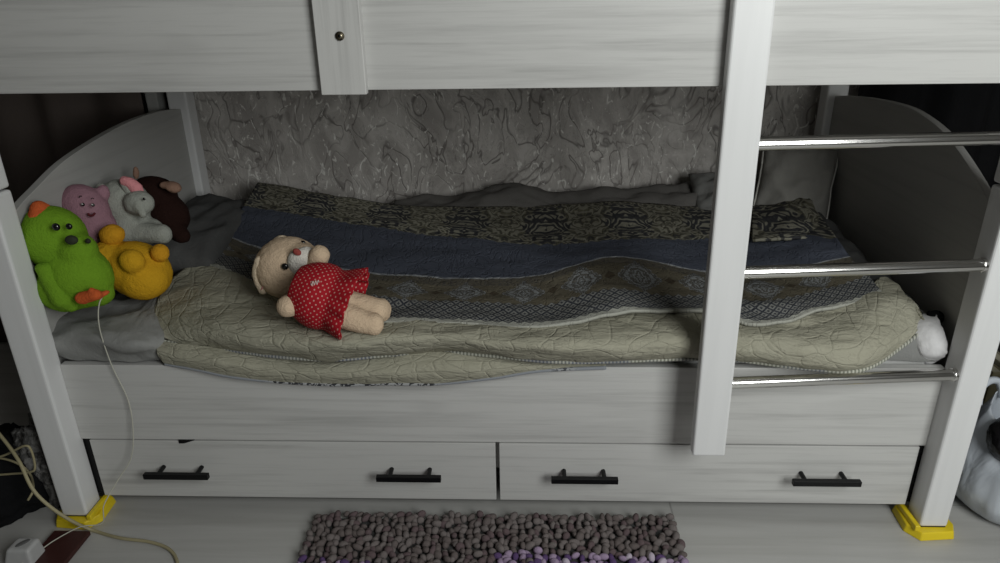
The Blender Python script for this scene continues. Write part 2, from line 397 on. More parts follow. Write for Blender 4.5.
tag(fin('drawer_stop', bm, BLACK, bed, smooth=False), 'small black wedge in the seam above the drawer')
# batten with a bolt on the upper board
bat = box('batten', -.283, -.204, -.036, -.018, .988, 1.32, W_V, bed, .0015)
bm = bmesh.new(); p = at(340, 36, y=-.037); cyl(bm, (p.x, -.0355, p.z), (p.x, -.039, p.z), .0075, 20); cyl(bm, (p.x, -.039, p.z), (p.x, -.0405, p.z), .005, 20, .004)
b_ = fin('bolt', bm, plain('bolt_steel', (.25, .22, .16), .3, .5, 1), bat); b_.matrix_parent_inverse = Matrix.Identity(4)
bm = bmesh.new(); cyl(bm, (p.x, -.0403, p.z), (p.x, -.041, p.z), .0026, 6); h_ = fin('bolt_socket', bm, BLACK, bat); h_.matrix_parent_inverse = Matrix.Identity(4)
# ladder rail (leans a touch) and rungs
bm = bmesh.new()
for z, x0 in ((.2415, .4225), (1.33, .4065)):
    for x, y in ((x0, -.045), (x0+.068, -.045), (x0+.068, -.0185 if z > 1 else -.0185), (x0, -.0185)): bm.verts.new((x, y, z))
bm.verts.ensure_lookup_table(); V = bm.verts
for f in ((0, 1, 2, 3), (4, 5, 6, 7), (0, 1, 5, 4), (1, 2, 6, 5), (2, 3, 7, 6), (3, 0, 4, 7)): bm.faces.new([V[i] for i in f])
fin('ladder_rail', bm, W_P, bed, bevel=.005)
RZ = [.405, .648, .894]
for z in RZ:
    bm = bmesh.new(); xr = .4225-.016*(z-.24)/1.09+.06
    cyl(bm, (xr, -.022, z), (L-WP+.002, .018, z), .0125, 28)
    fin('rung', bm, CHROME, bed, bevel=.002)
    for f in bed.children[-1].data.polygons: f.use_smooth = len(f.vertices) == 4
    bm = bmesh.new(); cyl(bm, (L-WP-.008, .0175, z), (L-WP+.001, .0182, z), .0145, 28); k = fin('rung_collar', bm, CHROME, bed, bevel=.002)
# curved end panels
def panel(x0, x1, prof, mat, nm):
    bm = bmesh.new(); P = [np.array(p, float) for p in prof]
    pts = [cr(P, t*(len(P)-1)/60) for t in range(61)]
    pts = [(float(a), float(b)) for a, b in pts] + [(prof[-1][0], .206), (prof[0][0], .206)]
    A = [bm.verts.new((x0, y, z)) for y, z in pts]; B = [bm.verts.new((x1, y, z)) for y, z in pts]
    bm.faces.new(A); bm.faces.new(B[::-1]); n = len(pts)
    for i in range(n): bm.faces.new((A[i], A[(i+1) % n], B[(i+1) % n], B[i]))
    return fin(nm, bm, mat, bed, bevel=.0015)
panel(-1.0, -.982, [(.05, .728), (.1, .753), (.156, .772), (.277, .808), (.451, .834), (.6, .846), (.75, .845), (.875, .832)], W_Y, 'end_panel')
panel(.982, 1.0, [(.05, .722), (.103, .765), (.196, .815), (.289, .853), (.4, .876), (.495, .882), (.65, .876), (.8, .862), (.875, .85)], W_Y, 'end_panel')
for a, b in ((-.958, -.951), (.951, .958)): box('drawer_side_shade', a, b, .075, .86, .03, .2, BLACK, bed, .0005)  # black panels added for the shade at the drawer sides
for a, b in ((-.98, -.9415), (.9485, .98)): box('drawer_gap_shade', a, b, .0585, .0745, .044, .204, BLACK, bed, .0004)  # black blocks standing in for the dark gaps between drawers and posts
# slatted base under the mattress
box('mattress_base', -.957, .957, .072, .898, .26, .275, W_H, bed, .001)

# yellow furniture feet under the front posts
def foot(cx, flip, label):
    t = thing('corner_pad', (cx, .03, 0), label, 'floor protector', 'yellow pads under the front posts' if False else None)
    bm = bmesh.new()
    P = [(-.052, .05), (-.058, -.02), (-.035, -.052), (.042, -.045), (.055, -.018), (.05, .05)]
    if flip: P = [(-x, y) for x, y in P][::-1]
    lo = [bm.verts.new((cx+x, .03+y, .0)) for x, y in P]; hi = [bm.verts.new((cx+x*.93, .03+y*.93, .0205)) for x, y in P]
    bm.faces.new(lo[::-1]); bm.faces.new(hi)
    for i in range(6): bm.faces.new((lo[i], lo[(i+1) % 6], hi[(i+1) % 6], hi[i]))
    b = fin('pad_base', bm, YEL, t, bevel=.003)
    bm = bmesh.new(); s = -1 if flip else 1
    x = cx - s*.041
    bx(bm, x-.006, x+.006, -.012, .076, .0195, .034); fin('raised_lip', bm, YEL, t, bevel=.003)
    bm = bmesh.new(); bx(bm, cx-.028, cx+.028, .002, .056, .0203, .0222); fin('rubber_insert', bm, BLACK, t, bevel=.0005)
foot(-L+WP/2, True, 'dim yellow plastic pad under the left front post, beside the cables')
foot(L-WP/2, False, 'bright yellow plastic pad under the right front post, beside the white bag')

# ------------------------------------------------------------------ bedding
bm = bmesh.new(); bx(bm, -.955, .955, .078, .895, .276, .445)
m = fin('mattress', bm, MATT, bevel=.03); tag(m, 'thick pale mattress lying inside the lower bunk under the bedding', 'mattress')
def z_sheet(x): return .458
rows = []
xs = np.linspace(-.95, .95, 13)
for y, z in ((.885, .462), (.6, .464), (.35, .462), (.16, .462), (.088, .455), (.071, .428), (.072, .408)):
    rows.append([(x, y, z) for x in xs])
# the left end bulges over the board by the post
r5 = rows[5]; r6 = rows[6]; r4 = rows[4]
sh = cloth('bed_sheet', rows, SHEET, nu=16, nv=8, thick=.003, wr=.007, wf=8)
tag(sh, 'rumpled grey sheet covering the mattress, bare at the left end under the toys', 'sheet')
# rolled flap of grey blanket hanging at the left front
def T(cols): return cols
flap = [
  [at(92, 300, z=.475), at(125, 300, z=.478), at(160, 290, z=.48), at(200, 262, z=.49), at(228, 250, z=.50)],
  [at(42, 312, z=.475), at(90, 322, z=.48), at(125, 322, z=.485), at(148, 316, z=.483), at(166, 310, z=.475)],
  [at(30, 322, z=.462), at(75, 335, z=.468), at(118, 342, z=.47), at(145, 342, z=.465), at(164, 336, z=.46)],
  [at(36, 336, y=.064), at(76, 350, y=.055), at(115, 353, y=.053), at(142, 353, y=.055), at(165, 350, y=.062)],
  [at(52, 352, y=.068), at(80, 359, y=.062), at(115, 360, y=.06), at(142, 360, y=.062), at(165, 357, y=.068)],
]
fb = cloth('grey_blanket', flap, fabric('grey_blanket_cloth', (.21, .212, .205), (.28, .28, .27)), nu=12, nv=8, thick=.008, wr=.010, wf=16, seed=4)
tag(fb, 'grey crumpled blanket edge spilling over the board at left front below the toys', 'blanket')

# dark pillow at the left head end
def pillow(name, c, size, rot, mat, label, piping=None, seed=0, lump=.02):
    bm = bmesh.new(); n = 26; V = {}
    for s in (1, -1):
        for i in range(n+1):
            for j in range(n+1):
                u, v = i/n*2-1, j/n*2-1
                h = (max(0, (1-abs(u)**3.0))*max(0, (1-abs(v)**3.0)))**.55
                k = 1-.06*(1-abs(u))**.5*abs(v)**4-.0
                x = u*(1-.07*(1-v*v)*0)*(1-.05*(1-abs(v))*abs(u)**6); y = v*(1-.05*(1-abs(u))*abs(v)**6)
                q = Vector((u*1.6+seed, v*1.6, s*.6)); w = mn.noise(q*1.4)*lump+mn.noise(q*3.5)*lump*.45
                edge = i in (0, n) or j in (0, n)
                if edge and s == -1: V[(s, i, j)] = V[(1, i, j)]; continue
                V[(s, i, j)] = bm.verts.new((x*size[0], y*size[1], s*(h*size[2]+(w if not edge else 0)*h)+(mn.noise(q*2)*lump*.5)))
    for s in (1, -1):
        for i in range(n):
            for j in range(n):
                f = [V[(s, i, j)], V[(s, i+1, j)], V[(s, i+1, j+1)], V[(s, i, j+1)]]
                bm.faces.new(f if s == 1 else f[::-1])
    ring = [V[(1, i, 0)].co.copy() for i in range(0, n)]+[V[(1, n, j)].co.copy() for j in range(0, n)]+[V[(1, i, n)].co.copy() for i in range(n, 0, -1)]+[V[(1, 0, j)].co.copy() for j in range(n, 0, -1)]
    Mx = Matrix.Translation(c) @ Euler(rot).to_matrix().to_4x4()
    bmesh.ops.transform(bm, matrix=Mx, verts=bm.verts)
    o = fin(name, bm, mat); tag(o, label, 'pillow')
    if piping: tube('piping', [Mx @ p for p in ring[::2]], .0035, piping, o, 8, 3, True)
    return o
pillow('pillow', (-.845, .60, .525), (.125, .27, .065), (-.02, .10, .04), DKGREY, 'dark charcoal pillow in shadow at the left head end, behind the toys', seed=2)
pillow('pillow', (.868, .775, .615), (.105, .115, .045), (1.15, .10, -.22), PILG, 'grey pillow with pale piping standing in the far right corner of the bed', PIPW, 5)
pillow('pillow', (.70, .83, .55), (.12, .09, .045), (.75, .05, .1), fabric('dark_grey_pillowcase', (.12, .12, .115), (.17, .168, .16)), 'darker grey pillow lying against the wall, left of the piped grey pillow', None, 8, .03)
# long rumpled blanket along the wall
bk = []
px = [395, 440, 480, 520, 560, 600, 650, 700, 735, 760]
topy = [203, 198, 190, 187, 194, 191, 188, 183, 180, 190]
for zoff, y in ((-.06, .915), (0, .90), (-.008, .86), (-.025, .82), (-.07, .775), (-.11, .74)):
    bk.append([(lambda p: (p.x, y, p.z+zoff))(at(a, b, y=.89)) for a, b in zip(px, topy)])
o = cloth('dark_blanket', bk, BLANK, nu=12, nv=6, thick=.01, wr=.016, wf=13, seed=2)
tag(o, 'dark brownish-grey blanket bunched along the wall behind the patterned bedspread', 'blanket')

# patterned bedspread: control points row by row (pattern bands)
rowsP = [
 [(258,183),(300,190),(350,199),(420,207),(480,208),(540,207),(600,203),(660,205),(715,208),(765,208),(808,201)],
 [(243,207),(286,214),(343,224),(415,234),(477,241),(540,247),(603,242),(662,241),(722,240),(780,236),(838,240)],
 [(222,236),(262,250),(325,268),(405,277),(470,281),(540,278),(605,259),(665,265),(722,274),(782,272),(850,258)],
 [(212,250),(250,264),(316,291),(400,301),(468,304),(543,305),(607,291),(664,296),(720,298),(778,302),(868,276)],
 [(203,264),(240,279),(300,312),(380,322),(455,323),(545,328),(620,313),(662,311),(712,314),(772,323),(882,293)]]
zP = [
 [.605,.59,.575,.545,.535,.535,.545,.54,.535,.54,.56],
 [.57,.555,.54,.53,.525,.525,.54,.535,.53,.535,.56],
 [.54,.53,.52,.512,.51,.515,.535,.53,.52,.525,.535],
 [.53,.522,.514,.508,.506,.508,.525,.52,.515,.515,.525],
 [.522,.515,.508,.506,.504,.504,.515,.512,.508,.508,.515]]
rows = [[at(a, b, z=z) for (a, b), z in zip(rp, zp)] for rp, zp in zip(rowsP, zP)]
# keep the back edge off the wall
for p in rows[0]:
    if p.y > .865: p.y = .865
def uvs(p, i, j): return (p.x, i)
sp = cloth('bedspread', rows, SPREAD, nu=16, nv=14, thick=.007, wr=.0065, wf=10, uvf=uvs, seed=1)
tag(sp, 'patterned bedspread with damask, blue, brown and lattice bands spread along the bed', 'bedspread')
# raised folded corner at the far right
fold = [[at(752, 208, z=.55), at(780, 203, z=.572), at(807, 198, z=.585), at(812, 206, z=.575)],
        [at(752, 222, z=.545), at(782, 222, z=.56), at(812, 220, z=.565), at(820, 222, z=.552)],
        [at(752, 241, z=.54), at(785, 240, z=.548), at(818, 238, z=.548), at(828, 238, z=.54)]]
fo = cloth('folded_corner', fold, SPREAD, sp, nu=12, nv=10, thick=.007, wr=.008, wf=16, uvf=lambda p, i, j: (p.x+.05, .1+i*.4), seed=3)
fo.matrix_parent_inverse = Matrix.Identity(4)

# cream quilt: upper layer
colU = [ # (under edge), (mid), (shoulder), (hem)
 [(196,262),(172,280),(157,305),(156,334)],
 [(240,277),(200,302),(180,324),(178,342)],
 [(275,296),(235,320),(222,336),(220,347)],
 [(310,314),(290,332),(280,346),(278,355)],
 [(350,316),(340,338),(335,350),(333,358)],
 [(395,316),(390,336),(386,347),(384,354)],
 [(440,318),(438,334),(436,344),(434,350)],
 [(490,320),(490,338),(490,348),(490,354)],
 [(545,320),(548,342),(550,353),(551,360)],
 [(612,308),(612,338),(612,353),(610,360)],
 [(665,308),(664,334),(662,350),(660,358)],
 [(715,310),(716,334),(716,350),(716,357)],
 [(762,318),(756,338),(752,354),(750,360)],
 [(815,312),(812,342),(808,360),(806,367)],
 [(860,294),(862,330),(862,358),(862,368)],
 [(883,278),(902,300),(914,325),(905,342)],
 [(899,291),(913,305),(924,318),(925,326)]]
zU = [(.52,.50,.487,.462),(.515,.506,.485,.448),(.508,.507,.485,.444),(.50,.505,.483,.440),(.498,.505,.478,.438),(.498,.503,.477,.438),(.497,.501,.476,.44),(.497,.50,.476,.44),(.497,.50,.47,.432),(.497,.495,.465,.428),(.497,.495,.465,.432),(.497,.493,.465,.43),(.498,.49,.46,.425),(.50,.49,.455,.42),(.51,.495,.46,.422),(.52,.505,.475,.45),(.51,.50,.485,.475)]
rows = [[at(*colU[c][r], z=zU[c][r]) for c in range(len(colU))] for r in range(4)]
quilt = thing('cream_quilt', (0, .2, .45), 'thick cream quilted blanket folded double along the front of the bed, below the patterned bedspread', 'quilt')
def uvq(p, i, j): return (p.x, i*.085+.03*mn.noise(p*3))
cloth('upper_layer', rows, CREAM, quilt, nu=12, nv=12, thick=.009, wr=.0065, wf=14, uvf=uvq, seed=6)
hem = [rows[3][c].copy() for c in range(len(colU))]
tube('piping', [p+Vector((0, -.004, -.002)) for p in rows[0][:1]+rows[1][:1]+rows[2][:1]+hem], .0042, PIPE, quilt, 8, 12)
# lower layer, hanging over the side board
colL = [
 [(157,340),(158,352),(165,362)],[(178,344),(180,357),(198,368)],[(220,349),(222,362),(232,375)],
 [(278,357),(278,370),(278,380)],[(333,360),(333,373),(335,383)],[(384,356),(384,372),(386,382)],
 [(434,352),(434,370),(436,382)],[(490,356),(490,368),(494,376)],[(540,361),(540,366),(540,369)],[(606,362),(606,364),(606,366)]]
yL = [(.075,.045,.05),(.055,.032,.036),(.05,.022,.030),(.045,.018,.028),(.045,.016,.028),(.045,.016,.028),(.045,.018,.028),(.045,.022,.03),(.048,.036,.036),(.052,.05,.046)]
rows = [[at(*colL[c][r], y=yL[c][r]) for c in range(len(colL))] for r in range(3)]
cloth('lower_layer', rows, CREAM, quilt, nu=12, nv=10, thick=.009, wr=.003, wf=14, uvf=uvq, seed=9)
tube('lower_hem', [p+Vector((0, -.002, -.003)) for p in rows[2]], .0042, HEM, quilt, 8, 12)
# white and grey bundle at the right front
bm = bmesh.new()
c = at(925, 332, z=.49)
ell(bm, at(930, 338, y=.115), (.060, .065, .048), (0, 0, .1)); ell(bm, at(938, 322, y=.19), (.05, .09, .045)); ell(bm, at(905, 350, y=.12), (.04, .04, .028)); ell(bm, at(950, 335, y=.12), (.04, .05, .05))
for v in bm.verts: v.co += Vector((1, 1, 1))*.010*(mn.noise(v.co*22)+.5*mn.noise(v.co*50)); v.co.x = min(v.co.x, .955)
o = blob('pillow', bm, WHTC, vox=.005, it=4, fz=.001); tag(o, 'small white crumpled pillow tucked against the right post under the bedspread corner', 'pillow')
bm = bmesh.new(); ell(bm, at(935, 317, y=.13), (.018, .018, .016)); ell(bm, at(928, 323, y=.125), (.014, .012, .012)); o = blob('black_sock', bm, BLKC, vox=.003)
o.name = 'black_cloth'; tag(o, 'small black scrap of cloth lying on the white crumpled pillow', 'cloth')
# dark blanket strip along the right end panel
rr = []
for dx, dz in ((0, .0), (.04, .05), (.085, .035), (.12, -.02)):
    rr.append([(.965-dx*1.1, y, .475+dz*k) for y, k in ((.82, 1.4), (.68, 1.35), (.55, 1.1), (.42, .9), (.3, .7), (.2, .3))])
o = cloth('dark_blanket', rr, DKGREY, nu=12, nv=8, thick=.008, wr=.014, wf=12, seed=7); tag(o, 'dark grey rumpled blanket tucked along the right end panel', 'blanket')

# ------------------------------------------------------------------ soft toys
def eye(parent, p, r, mat=EYE, name='eye', n=None):
    bm = bmesh.new(); ell(bm, p, (r, r*.7, r), sub=2); return fin(name, bm, mat, parent)
# --- the lying toy in the red dress
toy = thing('plush_lamb', at(325, 330, z=.508), 'cream plush toy in a red polka-dot dress lying on its back on the bedspread', 'soft toy')
hc = at(289, 268, z=.585); bc = at(316, 297, z=.565); hip = at(335, 304, z=.562)
bm = bmesh.new()
ell(bm, hc, (.076, .068, .072), (0, 0, .3), 3)
ell(bm, at(302, 262, y=hc.y-.02), (.044, .045, .042))            # cheeks
limb(bm, bc, hip, .046, .042)
a0, a1 = at(308, 283, z=.59), at(319, 255, z=.61); limb(bm, at(311, 278, y=hc.y-.05), at(319.5, 255, y=hc.y-.055), .022, .023)   # raised arm
limb(bm, at(306, 302, z=.575), at(288, 306, z=.572), .02, .0245)                                                     # near arm
limb(bm, at(345, 305, z=.555), at(377, 310, z=.545), .034, .026); ell(bm, at(382, 310, z=.54), (.020, .024, .026))   # far leg
limb(bm, at(346, 316, z=.548), at(366, 323, z=.535), .028, .024); ell(bm, at(374, 324, z=.533), (.021, .022, .024))  # near leg
blob('body', bm, F_CRM, toy, .0045, 5)
# white muzzle, nose, eyes
mz = at(301, 262, y=hc.y-.05)
bm = bmesh.new(); ell(bm, mz, (.030, .022, .032), (0, .5, 0)); ell(bm, at(307, 257, y=hc.y-.043), (.022, .02, .024)); blob('muzzle', bm, F_WHT, toy, .003, 4, .001)
bm = bmesh.new(); ell(bm, at(297, 252, y=hc.y-.065), (.0095, .006, .0075), (0, .6, 0)); fin('nose', bm, NOSE, toy)
eye(toy, at(285, 266.5, y=hc.y-.066), .0078); eye(toy, at(303, 243, y=hc.y+.0), .006)
# ears
bm = bmesh.new()
for i in range(9):
    t = i/8; x_, y_ = 259+4*math.sin(t*PI)*-1+3*t, 262+26*t
    ell(bm, at(x_+1, y_, y=hc.y-.034), (.012, .014, .016), sub=2)
e1 = blob('ear', bm, F_CRM2, toy, .0035, 4)
tube('ear_seam', [at(261, 268, y=hc.y-.044), at(263.5, 277, y=hc.y-.052), at(264, 284, y=hc.y-.052), at(261, 290, y=hc.y-.046)], .0013, F_PINK2, toy, 6, 6)
bm = bmesh.new()
for i in range(11):
    t = i/10; x_, y_ = 273+18*t, 243-6.5*math.sin(t*PI)+2*t
    ell(bm, at(x_, y_, y=hc.y+.02), (.007, .011, .0055), sub=2)
blob('ear', bm, F_CRM2, toy, .0025, 3)
bm = bmesh.new(); ell(bm, at(282, 240.5, y=hc.y+.013), (.014, .009, .007)); e3 = fin('ear_lining', bm, NOSE, toy)
def dressmat():
    M = Mat('red_polka_dot_cotton', .8, .2); g = M.tc.outputs['UV']; s = M.sep(g)
    a = M.math('DIVIDE', M.math('ADD', s[0], s[1]), .0115); b = M.math('DIVIDE', M.math('SUBTRACT', s[0], s[1]), .0115)
    fa = M.math('SUBTRACT', M.math('FRACT', a), .5); fb_ = M.math('SUBTRACT', M.math('FRACT', b), .5)
    d = M.math('SQRT', M.math('ADD', M.math('MULTIPLY', fa, fa), M.math('MULTIPLY', fb_, fb_)))
    base = M.mix(M.noise(M.tc.outputs['Object'], 30, 3), (.28, .006, .012), (.42, .011, .02))
    M.color(M.mix(M.ramp(d, .16, .21, 1, 0), base, (.55, .27, .23)))
    M.bump(M.noise(M.tc.outputs['Object'], 45, 3), .4, .004); return M.m
RED = dressmat()
# dress: lathe-like shell round the body axis, with a flared frilly hem, slightly open at hip
ax0, ax1 = at(297, 288, z=.592), at(355, 307, z=.554)
axv = (ax1-ax0).normalized(); s1 = axv.cross(Vector((0, .5, -.85))).normalized(); s2 = axv.cross(s1)
bm = bmesh.new(); uvl = bm.loops.layers.uv.new('UVMap'); LEN = (ax1-ax0).length
prof = [(-.02, .030), (.0, .046), (.12, .056), (.25, .063), (.38, .067), (.5, .066), (.60, .062), (.66, .062), (.74, .066), (.84, .072), (.93, .076), (1.0, .078)]
NS = 96; rings = []; UV = {}
def prof_r(t):
    for (a, ra), (b, rb) in zip(prof, prof[1:]):
        if t <= b: return ra+(rb-ra)*(t-a)/(b-a)
    return prof[-1][1]
NT = 44
for i in range(NT+1):
    t = -.02+1.02*i/NT; ring = []
    r0 = prof_r(t); fr = max(0, (t-.64)/.36)
    for k in range(NS):
        th = 2*PI*k/NS; r = r0*(1+fr*.07*math.sin(11*th+2*math.sin(3*th))+.02*mn.noise(Vector((math.cos(th)*2, math.sin(th)*2, t*5))))
        p = ax0+axv*(LEN*t*(1+.0*fr))+(s1*math.cos(th)+s2*math.sin(th))*r
        p.z = max(p.z, .513+.002*math.sin(9*th)); v = bm.verts.new(p); ring.append(v); UV[v] = (t*LEN, None)
    rings.append(ring)
for i in range(NT):
    for k in range(NS):
        f = bm.faces.new((rings[i][k], rings[i][(k+1) % NS], rings[i+1][(k+1) % NS], rings[i+1][k]))
        for l, kk, ii in zip(f.loops, (k, k+1, k+1, k), (i, i, i+1, i+1)):
            l[uvl].uv = ((-.02+1.02*ii/NT)*LEN*1.0, 2*PI*kk/NS*.058)
me = bpy.data.meshes.new('dress'); bm.to_mesh(me); bm.free(); o = link('dress', me, RED, toy)
mo = o.modifiers.new('thick', 'SOLIDIFY'); mo.thickness = .003; mo.offset = 1
# bodice lobes over the chest (sweetheart outline)
# small white embroidered flourish
pts = []
for i in range(22):
    t = i/21; pts.append((311+8*t, 283.5-1.5*t+2.0*math.sin(t*19)))
dirv = -fw
def on_dress(px_, py_):
    """point on the dress shell seen at a pixel"""
    d = (fw*FP+(px_-500)*rt-(py_-281.5)*upv).normalized(); best = None
    w0 = CAM-ax0; da = d.dot(axv); R_ = .0705
    A = 1-da*da; w_ = w0-axv*w0.dot(axv); dd = d-axv*da; B = 2*w_.dot(dd); Cc = w_.dot(w_)-R_*R_
    disc = B*B-4*A*Cc
    return CAM+d*((-B-math.sqrt(max(disc, 0)))/(2*A))
tube("embroidery", [on_dress(*p) for p in pts], .0010, plain('pale_thread', (.6, .45, .42), .8), o, 6, 3)

# --- green bird
g = thing('plush_bird', at(70, 315, y=0.100), 'lime green plush bird with orange crest leaning against the left front post', 'soft toy')
bm = bmesh.new(); hd = at(52, 237, y=0.115); bd = at(77, 276, y=0.100)
ell(bm, hd, (.072, .062, .069)); ell(bm, at(78, 251, y=0.095), (.040, .040, .040)); ell(bm, bd, (.076, .062, .072), (0, .6, 0)); ell(bm, at(66, 286, y=0.095), (.064, .055, .058)); ell(bm, at(98, 293, y=0.100), (.035, .03, .03))
for v in bm.verts: v.co.x = max(v.co.x, -.977)
blob('body', bm, F_GREEN, g, .005, 6)
bm = bmesh.new(); limb(bm, at(40, 219, y=0.10), at(39, 208, y=0.11), .024, .017); limb(bm, at(43, 215, y=0.115), at(47, 208, y=0.120), .014, .009); blob('crest', bm, F_ORG, g, .0035, 3)
bm = bmesh.new(); limb(bm, at(82, 298, y=0.035), at(96, 295, y=0.032), .014, .012); limb(bm, at(84, 300, y=0.035), at(92, 291, y=0.032), .010, .008); limb(bm, at(98, 296, y=0.038), at(108, 292, y=0.055), .009, .005); blob('foot', bm, F_ORG, g, .003, 3)
bm = bmesh.new(); limb(bm, at(45, 268, y=0.055), at(62, 300, y=0.045), .020, .022, .7); limb(bm, at(62, 300, y=0.045), at(72, 306, y=0.055), .02, .014); blob('wing', bm, fur('green_plush_wing', (.16, .31, .022)), g, .004, 5)
eye(g, at(56, 227, y=0.053), .0085); eye(g, at(69, 226.5, y=0.062), .0070)
bm = bmesh.new(); ell(bm, at(71.5, 240, y=0.045), (.013, .009, .010)); fin('beak', bm, plain('dark_felt', (.025, .03, .015), .8), g)
eye(g, at(88, 241, y=0.070), .006, plain('dark_stitch', (.02, .02, .01), .8), 'beak_tip')
# --- yellow bear seen from behind
g = thing('plush_bear', at(135, 298, y=.21), 'golden yellow plush bear lying face down against the green bird', 'soft toy')
bm = bmesh.new()
ell(bm, at(138, 270, y=.20), (.078, .062, .066), (0, .5, 0)); ell(bm, at(143, 278, y=.18), (.058, .05, .052)); ell(bm, at(112, 256, y=.20), (.045, .045, .04))
limb(bm, at(110, 262, y=.18), at(92, 262, y=.16), .028, .030); limb(bm, at(150, 262, y=.2), at(160, 254, y=.2), .022, .02)
ell(bm, at(132, 261, y=.145), (.028, .024, .028))
blob('body', bm, F_YEL, g, .0045, 6)
bm = bmesh.new(); ell(bm, at(112, 235, y=.20), (.029, .024, .025), (0, -.3, 0)); blob('ear', bm, F_AMB, g, .004, 4)
bm = bmesh.new(); ell(bm, at(160, 253, y=.185), (.021, .02, .022)); blob('paw', bm, F_AMB, g, .004, 4)
# --- pink round toy
g = thing('plush_piglet', at(88, 240, y=.27), 'dusty pink plush toy with a small smiling face behind the green bird', 'soft toy')
g.name = 'pink_plush_toy'
bm = bmesh.new(); ell(bm, at(86, 211, y=.26), (.052, .046, .066), (0, -.35, 0)); ell(bm, at(94, 228, y=.26), (.052, .045, .055)); ell(bm, at(103, 193, y=.29), (.016, .014, .022), (0, .3, 0))
blob('body', bm, F_PINK, g, .0045, 6)
for px_, py_ in ((83, 204.5), (93, 205)):
    eye(g, at(px_, py_, y=.213), .0042)
    eye(g, at(px_-.9, py_-.4, y=.2105), .0017, EYEW, 'eye_glint')
tube('eyebrow', [at(79, 197.5, y=.222), at(80.5, 196, y=.222), at(82, 196.5, y=.222)], .001, EYE, g, 6, 4); tube('eyebrow', [at(91, 199, y=.218), at(92.5, 198, y=.218), at(94, 199, y=.218)], .001, EYE, g, 6, 4)
tube('mouth', [at(88, 213.5, y=.2115), at(90, 215.5, y=.210), at(92.5, 215.5, y=.210), at(95, 213, y=.2125)], .0026, plain('dark_red_felt', (.10, .01, .015), .8), g, 8, 5)
# --- grey elephant
g = thing('plush_elephant', at(135, 245, y=.35), 'pale grey plush toy with a pink-lined ear sitting behind the yellow bear', 'soft toy')
bm = bmesh.new(); ell(bm, at(124, 204, y=.34), (.062, .055, .062)); ell(bm, at(132, 230, y=.33), (.058, .05, .055)); ell(bm, at(139, 203, y=.30), (.036, .03, .030))
limb(bm, at(135, 232, y=.31), at(160, 234, y=.30), .028, .024); ell(bm, at(163, 234, y=.30), (.021, .022, .025)); ell(bm, at(150, 230, y=.33), (.034, .03, .03))
limb(bm, at(139, 205, y=.28), at(143, 214, y=.275), .014, .011)
blob('body', bm, F_GREY, g, .0045, 6)
bm = bmesh.new(); 
for i in range(10):
    t = i/9; ell(bm, at(125+16*t, 181+22*t-6*math.sin(t*PI), y=.31), (.013, .012, .013), sub=2)
ell(bm, at(134, 188, y=.315), (.02, .012, .027), (0, -.6, 0))
blob('ear', bm, F_PINK2, g, .0035, 4)
bm = bmesh.new(); limb(bm, at(127, 183, y=.318), at(140, 205, y=.315), .017, .017); blob('ear_back', bm, F_GREY, g, .004, 3)
bm = bmesh.new(); ell(bm, at(104, 192, y=.335), (.018, .013, .024), (0, -.5, 0)); blob('ear', bm, F_GREY, g, .004, 3)
eye(g, at(131, 201, y=.285), .004); eye(g, at(144, 199, y=.268), .0035)
# --- dark brown toy
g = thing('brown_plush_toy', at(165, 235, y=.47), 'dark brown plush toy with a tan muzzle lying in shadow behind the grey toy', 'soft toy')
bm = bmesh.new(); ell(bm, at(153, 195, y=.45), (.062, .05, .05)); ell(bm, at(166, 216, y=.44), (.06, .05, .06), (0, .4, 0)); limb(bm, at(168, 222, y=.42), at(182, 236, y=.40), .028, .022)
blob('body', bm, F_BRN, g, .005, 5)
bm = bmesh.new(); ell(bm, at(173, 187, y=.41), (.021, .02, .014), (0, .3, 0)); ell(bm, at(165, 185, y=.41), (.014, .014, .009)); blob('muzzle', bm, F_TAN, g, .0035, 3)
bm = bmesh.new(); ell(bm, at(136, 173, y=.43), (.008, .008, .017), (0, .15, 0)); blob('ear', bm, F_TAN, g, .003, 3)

# ------------------------------------------------------------------ rug
rug = thing('chenille_rug', (0, -.25, 0), 'grey-brown chenille loop rug with purple flecks on the floor before the drawers', 'rug')
bm = bmesh.new(); bx(bm, -.41, .405, -.60, .022, .0005, .008); fin('rug_backing', bm, DKGREY, rug, bevel=.002)
def loops(nm, mats, pts, kind=None):
    bm = bmesh.new(); base = bmesh.new(); bmesh.ops.create_icosphere(base, subdivisions=2, radius=1)
    bv = [v.co.copy() for v in base.verts]; bf = [[v.index for v in f.verts] for f in base.faces]; base.free()
    V, F, MI = [], [], []
    for (x, y, z, r, mi) in pts:
        R_ = Euler((random.uniform(-.5, .5), random.uniform(-.5, .5), random.uniform(0, PI))).to_matrix(); n0 = len(V)
        rx, ry, rz = r*random.uniform(1.0, 1.45), r*random.uniform(.7, .95), r*random.uniform(.8, 1.1)
        for c in bv:
            q = R_ @ Vector((c.x*rx, c.y*ry, c.z*rz)); V.append((x+q.x, y+q.y, z+q.z))
        for f in bf: F.append([n0+i for i in f]); MI.append(mi)
    bm.free(); me = bpy.data.meshes.new(nm); me.from_pydata(V, [], F)
    o = link(nm, me, None, rug)
    for m_ in mats: me.materials.append(m_)
    me.polygons.foreach_set('material_index', MI); 
    if kind: o['kind'] = kind
    return o
def loopm(n, c): return fur(n, c, .2, 0, .002)
MR = [loopm('loop_taupe', (.13, .108, .104)), loopm('loop_grey', (.165, .142, .138)), loopm('loop_mauve', (.12, .088, .092)), loopm('loop_lilac', (.33, .25, .36)), loopm('loop_purple', (.10, .06, .15)), loopm('loop_white', (.48, .42, .5))]
pts = []; y = .022
